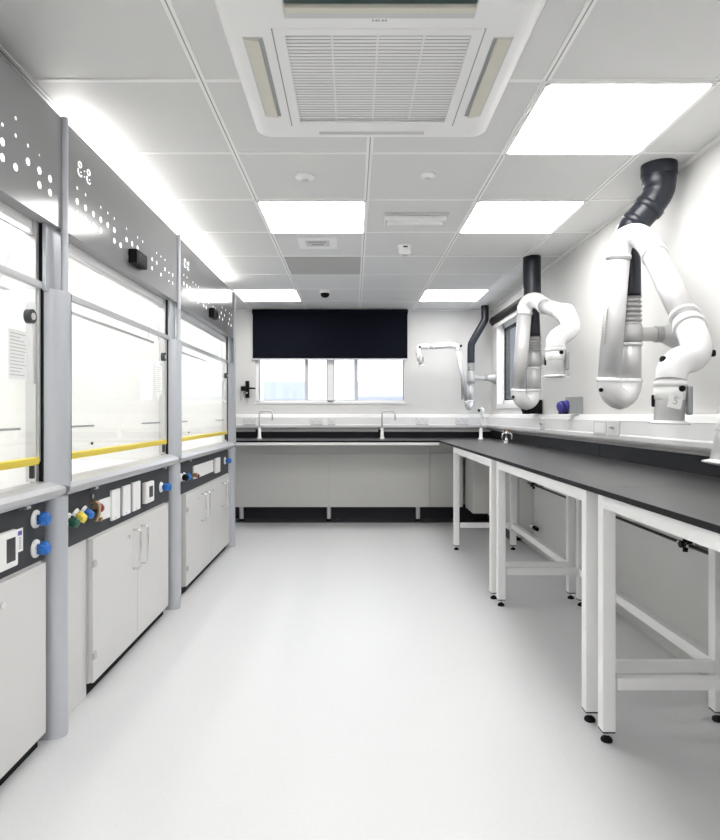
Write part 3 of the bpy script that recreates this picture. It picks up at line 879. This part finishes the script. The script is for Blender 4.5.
# industrial sockets on the trunking
def industrial(y, label, m, body):
    t = thing('industrial_socket', label, 'socket', (1.52, y, 1.17), 'industrial sockets above the right trunking')
    MB().box(1.455, WR - .001, y - .045, y + .045, 1.168, 1.282, M[body], .006).build('housing', t)
    d = Vector((-.9, -.25, -.25)).normalized(); c = Vector((1.452, y - .005, 1.222))
    MB().lathe(c - d * .01, d, [(.038, 0), (.038, .030), (.042, .032), (.042, .045), (.033, .045), (.033, .02), (0, .02)], m, 20).build('socket_ring', t)
    MB().lathe(c + d * .046, d, [(.040, 0), (.040, .010), (.030, .014), (0, .014)], m, 20).build('lid', t)
    MB().box(1.40, 1.455, y - .02, y + .02, 1.166, 1.180, M['black'], .004).build('catch', t)
industrial(4.2, 'grey industrial socket with blue lid on right trunking', M['sblue'], 'grey')
industrial(5.1, 'black industrial socket behind the lower elbow of the middle arm', M['black'], 'black')

# ------------------------------------------------------------------ extraction arms
def nozzle_parts(t, top, bot, r, stop=True, handle_side=1):
    q_ = r / .051
    a = Vector(top); b_ = Vector(bot); d = (b_ - a).normalized()
    ln = (b_ - a).length
    nz = MB().sweep([a, b_ - d * .002], r, M['tube'], 32).build('nozzle', t)
    MB().lathe(b_ - d * .010, d, [(r * .98, -.003), (r * 1.1, .001), (r * 1.36, .006), (r * 1.37, .010), (r * .9, .011)], M['whitegloss'], 36).build('flange', nz)
    MB().lathe(a + d * ln * .04, d, [(r, 0), (r * 1.11, .001), (r * 1.11, .022 * q_), (r, .023 * q_)], M['whitegloss'], 32).build('clamp_ring', nz)
    MB().lathe(a + d * ln * .17, d, [(r, 0), (r * 1.07, .001), (r * 1.07, .046 * q_), (r, .047 * q_)], M['white'], 32).build('clamp_ring', nz)
    # damper handle (beside, to +x) and knob (facing -y)
    side = Vector((handle_side * .93, -.36, 0)).normalized()
    c = a + d * ln * .48
    q = MB(); q.box(-.009 * q_, .009 * q_, -.03 * q_, .03 * q_, -.052 * q_, .052 * q_, M['grey'], .008 * q_, 3)
    ob = q
    ang = math.atan2(side.y, side.x)
    for v in ob.bm.verts:
        v.co = Matrix.Rotation(ang, 3, 'Z') @ v.co + c + side * (r + .012 * q_)
    ob.build('damper_handle', nz)
    if stop:
        q = MB(); q.box(-.006 * q_, .006 * q_, -.012 * q_, .012 * q_, -.022 * q_, .022 * q_, M['black'], .004 * q_)
        for v in q.bm.verts: v.co = Matrix.Rotation(ang, 3, 'Z') @ v.co + c - side * (r + .003 * q_)
        q.build('damper_stop', nz)
    f = Vector((.25, -.97, 0)).normalized()
    kc = a + d * ln * .22 + f * (r + .002)
    MB().lathe(kc, f, [(.011 * q_, 0), (.011 * q_, .008 * q_), (.008 * q_, .013 * q_), (0, .014 * q_)], M['black'], 14).build('knob', nz)
    return nz

def knob_at(t, p, axis, r=.012, h=.014, nm='friction_knob'):
    MB().lathe(p, axis, [(r, 0), (r, h * .7), (r * .7, h), (0, h)], M['black'], 14).build(nm, t)

def extraction_arm(label, loc, duct_pts, duct_r, piv, zb0, zb1, zc0, zc1, zr, rr, low, r, top_u, up, wrist, noz, sticker=True, wall_x=WR):
    t = thing('extraction_arm', label, 'extraction arm', loc, 'fume extraction arms')
    MB().sweep(duct_pts, duct_r, M['duct'], 28, sub=5).build('duct', t)
    dd = t
    px, py = piv
    bl = MB()
    n = 6; pr = []
    hgt = zb0 - zb1
    for k in range(n * 4 + 1):
        ph = k / 4 * 2 * PI
        pr.append((rr * 1.06 + rr * .10 * math.cos(ph), -hgt * k / (n * 4)))
    bl.lathe((px, py, zb0), (0, 0, 1), pr, M['flex'], 28)
    bl.build('bellows', t)
    cl = MB()
    cl.lathe((px, py, zc1), (0, 0, 1), [(rr * .9, 0), (rr * 1.18, .003), (rr * 1.2, (zc0 - zc1) * .5), (rr * 1.12, zc0 - zc1), (rr * .8, zc0 - zc1 + .03), (rr * .78, zb1 - zc1 + .005)], M['bracket'], 28)
    cl.build('swivel_collar', t)
    zm = (zc0 + zc1) / 2
    br = MB()
    br.cyl((px, py, zm), (px + (wall_x - px) * .62, py, zm), rr * .72, M['bracket'], 20)
    br.cyl((px + (wall_x - px) * .52, py, zm), (px + (wall_x - px) * .66, py, zm), rr * .84, M['flex'], 20)
    br.lathe((px + (wall_x - px) * .62, py, zm), (1, 0, 0), [(rr * .72, 0), (rr * (1.6 if rr > .04 else 1.9), (wall_x - px) * .36), (rr * (1.6 if rr > .04 else 1.9), (wall_x - px) * .379)], M['bracket'], 24)
    br.build('wall_bracket', t)
    # riser + lower elbow (white) + lower tube
    MB().sweep([(px, py, zc1 + .002), (px, py, zr)], r, M['tube'], 28).build('riser', t)
    MB().lathe((px, py, zc1 - .002), (0, 0, -1), [(r * 1.0, 0), (r * 1.1, .001), (r * 1.1, .012), (r, .013)], M['whitegloss'], 28).build('collar_ring', t)
    A = Vector((px, py, zr)); B = Vector(low[0])
    C = (A + B) / 2; rad = (A - B).length / 2; e = (A - C).normalized()
    tdir = (Vector(low[1]) - B).normalized()
    pts = [A + Vector((0, 0, .012))]
    for k in range(0, 13):
        a = PI * k / 12
        pts.append(C + e * rad * math.cos(a) - Vector((0, 0, 1)) * rad * 1.12 * math.sin(a))
    pts.append(B + tdir * .012)
    el = MB().sweep(pts, r * 1.055, M['whitegloss'], 28).build('lower_elbow', t)
    mid = C - Vector((0, 0, rad * .55))
    fr = Vector((e.y, -e.x, 0)).normalized()
    knob_at(el, C + e * (rad + r * .98) - Vector((0, 0, rad * .62)), e, r * .2, r * .2)
    knob_at(el, C - e * (rad + r * .98) - Vector((0, 0, rad * .62)), -e, r * .2, r * .2)
    # seam ring across the middle of the elbow
    el2 = MB().lathe(C - Vector((0, 0, rad * 1.12)), e, [(r * 1.05, -.004), (r * 1.09, -.003), (r * 1.09, .003), (r * 1.05, .004)], M['white'], 28)
    el2.build('seam_ring', el)
    MB().sweep([low[0], low[1]], r, M['tube'], 28).build('lower_tube', t)
    # upper elbow
    ue = MB().sweep([Vector(low[1]) - tdir * .012] + [Vector(p) for p in top_u] , r * 1.06, M['whitegloss'], 28, sub=6).build('upper_elbow', t)
    # upper tube
    MB().sweep([up[0], up[1]], r * 1.0, M['tube'], 28).build('upper_tube', t)
    ud = (Vector(up[1]) - Vector(up[0])).normalized()
    for p_, d_ in ((A, Vector((0, 0, 1))), (B, tdir), (Vector(low[1]), tdir)):
        MB().lathe(p_ - d_ * .008, d_, [(r, 0), (r * 1.12, .001), (r * 1.12, .015), (r, .016)], M['whitegloss'], 28).build('elbow_rim', el if p_ is not Vector else ue)
    MB().lathe(Vector(up[0]) + ud * .012, ud, [(r, 0), (r * 1.12, .001), (r * 1.12, .015), (r, .016)], M['whitegloss'], 28).build('elbow_rim', ue)
    # wrist
    rg = MB()
    e1 = Vector(up[1])
    rg.lathe(e1 - ud * .075, ud, [(r, 0), (r * 1.16, .002), (r * 1.16, .014), (r, .016)], M['whitegloss'], 28)
    rg.lathe(e1 - ud * .012, ud, [(r, 0), (r * 1.22, .002), (r * 1.22, .016), (r, .018)], M['whitegloss'], 28)
    rg.build('swivel_ring', t)
    we = MB().sweep(wrist, r * 1.08, M['whitegloss'], 28, sub=6).build('wrist_elbow', t)
    nz = nozzle_parts(t, noz[0], noz[1], r * 1.02, sticker)
    return t, el, we, nz

# arm near (large)
t1, el1, we1, nz1 = extraction_arm('large extraction arm nearest the camera, with a bent dark duct above', (1.33, 2.95, 1.2),
    [(1.431, 2.89, 2.3305), (1.431, 2.89, 2.25), (1.428, 2.89, 2.20), (1.392, 2.90, 2.14), (1.322, 2.93, 2.05), (1.306, 2.95, 2.0), (1.322, 2.95, 1.92), (1.327, 2.95, 1.72)],
    [.074, .074, .066, .064, .062, .058, .046, .046], (1.322, 2.95), 1.722, 1.588, 1.588, 1.505, 1.322, .047,
    [(1.195, 2.885, 1.322), (1.231, 2.865, 1.892)], .050,
    [(1.234, 2.86, 1.935), (1.252, 2.845, 1.972), (1.288, 2.815, 1.980), (1.320, 2.785, 1.945), (1.335, 2.755, 1.892), (1.333, 2.735, 1.868)],
    [(1.334, 2.745, 1.880), (1.300, 2.385, 1.500)],
    [(1.303, 2.410, 1.525), (1.296, 2.352, 1.462), (1.292, 2.325, 1.415), (1.262, 2.300, 1.378), (1.205, 2.275, 1.360), (1.166, 2.258, 1.325), (1.156, 2.25, 1.285)],
    [(1.156, 2.25, 1.292), (1.150, 2.25, 1.130)])
knob_at(we1, (1.335, 2.30, 1.392), (1, -.4, 0), .013, .013)
knob_at(we1, (1.135, 2.255, 1.365), (-1, -.2, 0), .013, .013)
# duct sockets (flared ends)
du = [c for c in kids(t1) if c.name.startswith('duct')][0]
b = MB()
b.lathe((1.431, 2.89, 2.334), (0, 0, -1), [(.079, 0), (.079, .055), (.070, .058)], M['duct'], 28)
for p, d, r_ in (((1.398, 2.899, 2.147), (-.78, .3, -1), .070), ((1.346, 2.92, 2.080), (-.8, .3, -1), .068)):
    MB().lathe(p, Vector(d), [(r_ - .004, -.003), (r_, 0), (r_, .03), (r_ - .004, .033)], M['duct'], 28).build('duct_coupling', du)
b.build('ceiling_collar', du)
# numbered sticker on the near nozzle
me = text_mesh('5', .038)
me.materials.append(M['ink'])
st = MB().box(-.024, .024, -.0008, .0008, -.026, .026, M['paper'])
for v in st.bm.verts: v.co = Matrix.Rotation(math.radians(12), 3, 'Y') @ v.co + Vector((1.146, 2.25 - .0525, 1.212))
so = st.build('number_sticker', nz1)
o = bpy.data.objects.new('sticker_number', me); COL.objects.link(o); o.parent = so
o.rotation_euler = (PI / 2, math.radians(12), 0); o.location = Vector((1.146, 2.25 - .0540, 1.212)) - Vector((1.33, 2.95, 1.2))
# small print running up the lower tube
lt1 = [c for c in kids(t1) if c.name.startswith('lower_tube')][0]
b = MB()
for k in range(12):
    f_ = .30 + k * .024
    p = Vector((1.195, 2.885, 1.322)).lerp(Vector((1.231, 2.865, 1.892)), f_) + Vector((-.0425, -.0268, 0))
    hgt = random.choice((.004, .005, .006))
    b.box(p.x - .003, p.x + .001, p.y - .004, p.y + .004, p.z - hgt, p.z + hgt, M['seam'])
b.build('tube_print', lt1)

# arm middle
extraction_arm('middle extraction arm with a straight dark duct, beside the side window', (1.34, 4.58, 1.2),
    [(1.326, 4.58, 2.3305), (1.326, 4.58, 1.95), (1.334, 4.58, 1.90), (1.341, 4.58, 1.74)], [.065, .065, .047, .047], (1.341, 4.58), 1.737, 1.614, 1.614, 1.514, 1.338, .047,
    [(1.205, 4.50, 1.338), (1.232, 4.44, 1.890)], .050,
    [(1.234, 4.435, 1.925), (1.250, 4.41, 1.965), (1.285, 4.36, 1.970), (1.312, 4.30, 1.935), (1.320, 4.25, 1.900)],
    [(1.318, 4.27, 1.915), (1.284, 3.73, 1.772)],
    [(1.285, 3.745, 1.777), (1.281, 3.66, 1.722), (1.266, 3.60, 1.666), (1.218, 3.55, 1.632), (1.165, 3.50, 1.602), (1.139, 3.475, 1.570), (1.137, 3.47, 1.535)],
    [(1.137, 3.47, 1.545), (1.137, 3.47, 1.374)])
# arm in the corner (small tubes)
t3, el3, we3, nz3 = extraction_arm('slim extraction arm in the far corner with a horizontal upper tube', (1.29, 6.7, 1.26),
    [(1.42, 6.65, 2.3305), (1.42, 6.65, 2.22), (1.41, 6.655, 2.16), (1.30, 6.69, 1.96), (1.281, 6.70, 1.90), (1.279, 6.70, 1.72)], .040, (1.279, 6.70), 1.72, 1.62, 1.62, 1.495, 1.305, .036,
    [(1.215, 6.60, 1.300), (1.100, 6.50, 1.850)], .026,
    [(1.093, 6.495, 1.872), (1.075, 6.49, 1.885), (1.045, 6.49, 1.885)],
    [(1.06, 6.49, 1.883), (.78, 6.49, 1.872)],
    [(.80, 6.49, 1.873), (.74, 6.49, 1.874), (.695, 6.49, 1.862), (.682, 6.49, 1.825), (.688, 6.49, 1.79)],
    [(.686, 6.49, 1.80), (.722, 6.49, 1.672)])
knob_at(t3, (1.125, 6.46, 1.878), (.5, -1, .1), .014, .014)
knob_at(t3, (.70, 6.462, 1.868), (-.3, -1, .1), .012, .012)
b = MB(); b.sweep([(1.055, 6.485, 1.915), (.86, 6.485, 1.905)], .009, M['tube'], 12); b.sweep([(1.165, 6.60, 1.32), (1.135, 6.50, 1.83)], .008, M['tube'], 12)
b.build('spring_rods', t3)
# arm at the right edge, mostly outside the frame
extraction_arm('extraction arm at the right edge, only its nozzle rim in view', (1.32, 1.25, 1.2),
    [(1.40, 1.22, 2.3305), (1.40, 1.22, 2.20), (1.33, 1.25, 2.0), (1.322, 1.25, 1.72)], [.074, .066, .05, .046], (1.322, 1.25), 1.722, 1.588, 1.588, 1.505, 1.322, .047,
    [(1.20, 1.19, 1.322), (1.24, 1.20, 1.892)], .050,
    [(1.243, 1.215, 1.935), (1.258, 1.235, 1.972), (1.285, 1.265, 1.972), (1.31, 1.30, 1.935), (1.325, 1.33, 1.892)],
    [(1.32, 1.32, 1.90), (1.30, 1.60, 1.42)],
    [(1.30, 1.59, 1.44), (1.296, 1.63, 1.375), (1.27, 1.655, 1.325), (1.19, 1.68, 1.27), (1.110, 1.695, 1.225), (1.072, 1.70, 1.18)],
    [(1.073, 1.70, 1.186), (1.036, 1.70, 1.020)], False)

# ------------------------------------------------------------------ taps and small fittings
def swan_tap(x, y, label):
    t = thing('swan_neck_tap', label, 'tap', (x, y, .9), 'white taps on the back bench')
    MB().lathe((x, y, .9), (0, 0, 1), [(.026, 0), (.026, .012), (.018, .02), (.017, .10), (.013, .115), (.0095, .12)], M['white'], 20).build('body', t)
    pts = [(x, y, 1.01), (x, y, 1.17)]
    for k in range(7):
        a = PI - PI / 2 * k / 6
        pts.append((x + .03 + .03 * math.cos(a), y, 1.17 + .03 * math.sin(a)))
    pts.append((x + .11, y, 1.20))
    for k in range(1, 7):
        a = PI / 2 - PI / 2 * k / 6
        pts.append((x + .11 + .03 * math.cos(a), y, 1.17 + .03 * math.sin(a)))
    pts.append((x + .14, y, 1.10))
    MB().sweep(pts, .0085, M['ltgrey'], 14).build('spout', t)
    hb = MB(); hb.cyl((x - .015, y, .985), (x - .04, y, .985), .010, M['black'], 12); hb.cyl((x - .035, y, .96), (x - .035, y, 1.01), .007, M['black'], 10); hb.build('handle', t)
    return t
tp = swan_tap(-1.008, 6.66, 'white swan-neck tap on the back bench, left of the window centre')
c = copy_tree(tp); c.location.x = .314; c['label'] = 'white swan-neck tap on the back bench, at the right end of the window'
t = thing('pillar_tap', 'tall slim white tap standing in the bench corner', 'tap', (1.345, 6.50, .9))
MB().lathe((1.345, 6.50, .9), (0, 0, 1), [(.026, 0), (.026, .012), (.018, .02), (.017, .10), (.013, .115), (.010, .12)], M['white'], 20).build('body', t)
MB().sweep([(1.345, 6.50, 1.01), (1.345, 6.50, 1.19), (1.345, 6.485, 1.215), (1.345, 6.46, 1.222), (1.345, 6.40, 1.215), (1.345, 6.385, 1.19), (1.345, 6.385, 1.12)], .012, M['white'], 14, sub=3).build('spout', t)
MB().box(1.31, 1.33, 6.47, 6.49, 1.19, 1.215, M['black'], .003).build('handle', t)
t = thing('gas_tap', 'low chrome turret gas tap on the right worktop near the corner', 'tap', (1.43, 5.75, .9))
MB().lathe((1.43, 5.75, .9), (0, 0, 1), [(.03, 0), (.03, .01), (.016, .018), (.014, .07), (.018, .075), (.018, .10), (.008, .105), (0, .105)], M['chrome'], 20).build('body', t)
for dx in (-1, 1):
    MB().sweep([(1.43, 5.75, .985), (1.43 + dx * .035, 5.735, .985), (1.43 + dx * .045, 5.73, .965), (1.43 + dx * .045, 5.73, .925)], .007, M['chrome'], 10, sub=3).build('nozzle', t)
    MB().cyl((1.43 + dx * .02, 5.75, 1.0), (1.43 + dx * .02, 5.75, 1.025), .008, M['brass'], 10).build('lever', t)
# black wall fitting left of the back window
t = thing('wall_valve', 'small black wall fitting with a lever, left of the back window', 'valve', (-1.18, WB, 1.42))
MB().box(-1.195, -1.155, WB - .045, WB, 1.345, 1.535, M['black'], .006).build('body', t)
MB().box(-1.245, -1.195, WB - .05, WB - .005, 1.425, 1.475, M['black'], .006).build('side_block', t)
MB().sweep([(-1.17, WB - .055, 1.448), (-1.13, WB - .06, 1.452), (-1.08, WB - .06, 1.448)], [.012, .010, .007], M['black'], 12).build('lever', t)
MB().sweep([(-1.235, WB - .03, 1.43), (-1.24, WB - .03, 1.36), (-1.235, WB - .03, 1.32)], .007, M['ltgrey'], 10).build('pipe', t)
MB().cyl((-1.175, WB - .045, 1.40), (-1.175, WB - .06, 1.40), .012, M['chrome'], 12).build('cap', t)

# ------------------------------------------------------------------ world and camera
w = bpy.data.worlds.new('World'); S.world = w; w.use_nodes = True
bg = w.node_tree.nodes['Background']
bg.inputs['Color'].default_value = (.80, .86, 1.0, 1)
bg.inputs['Strength'].default_value = 2.6

cam = bpy.data.cameras.new('Camera')
co = bpy.data.objects.new('Camera', cam); COL.objects.link(co)
co.location = (0, 0, H); co.rotation_euler = (PI / 2, 0, 0)
cam.sensor_fit = 'VERTICAL'; cam.sensor_height = 36
cam.lens = 618 / 840 * 36
cam.shift_x = 7 / 840; cam.shift_y = -6 / 840
cam.clip_start = .05
S.camera = co
vs = S.view_settings
vs.view_transform = 'Standard'; vs.look = 'None'; vs.gamma = 1; vs.use_curve_mapping = False
vs.exposure = 0.64
S.cycles.max_bounces = 10; S.cycles.diffuse_bounces = 6; S.cycles.transparent_max_bounces = 12
S.cycles.use_denoising = True
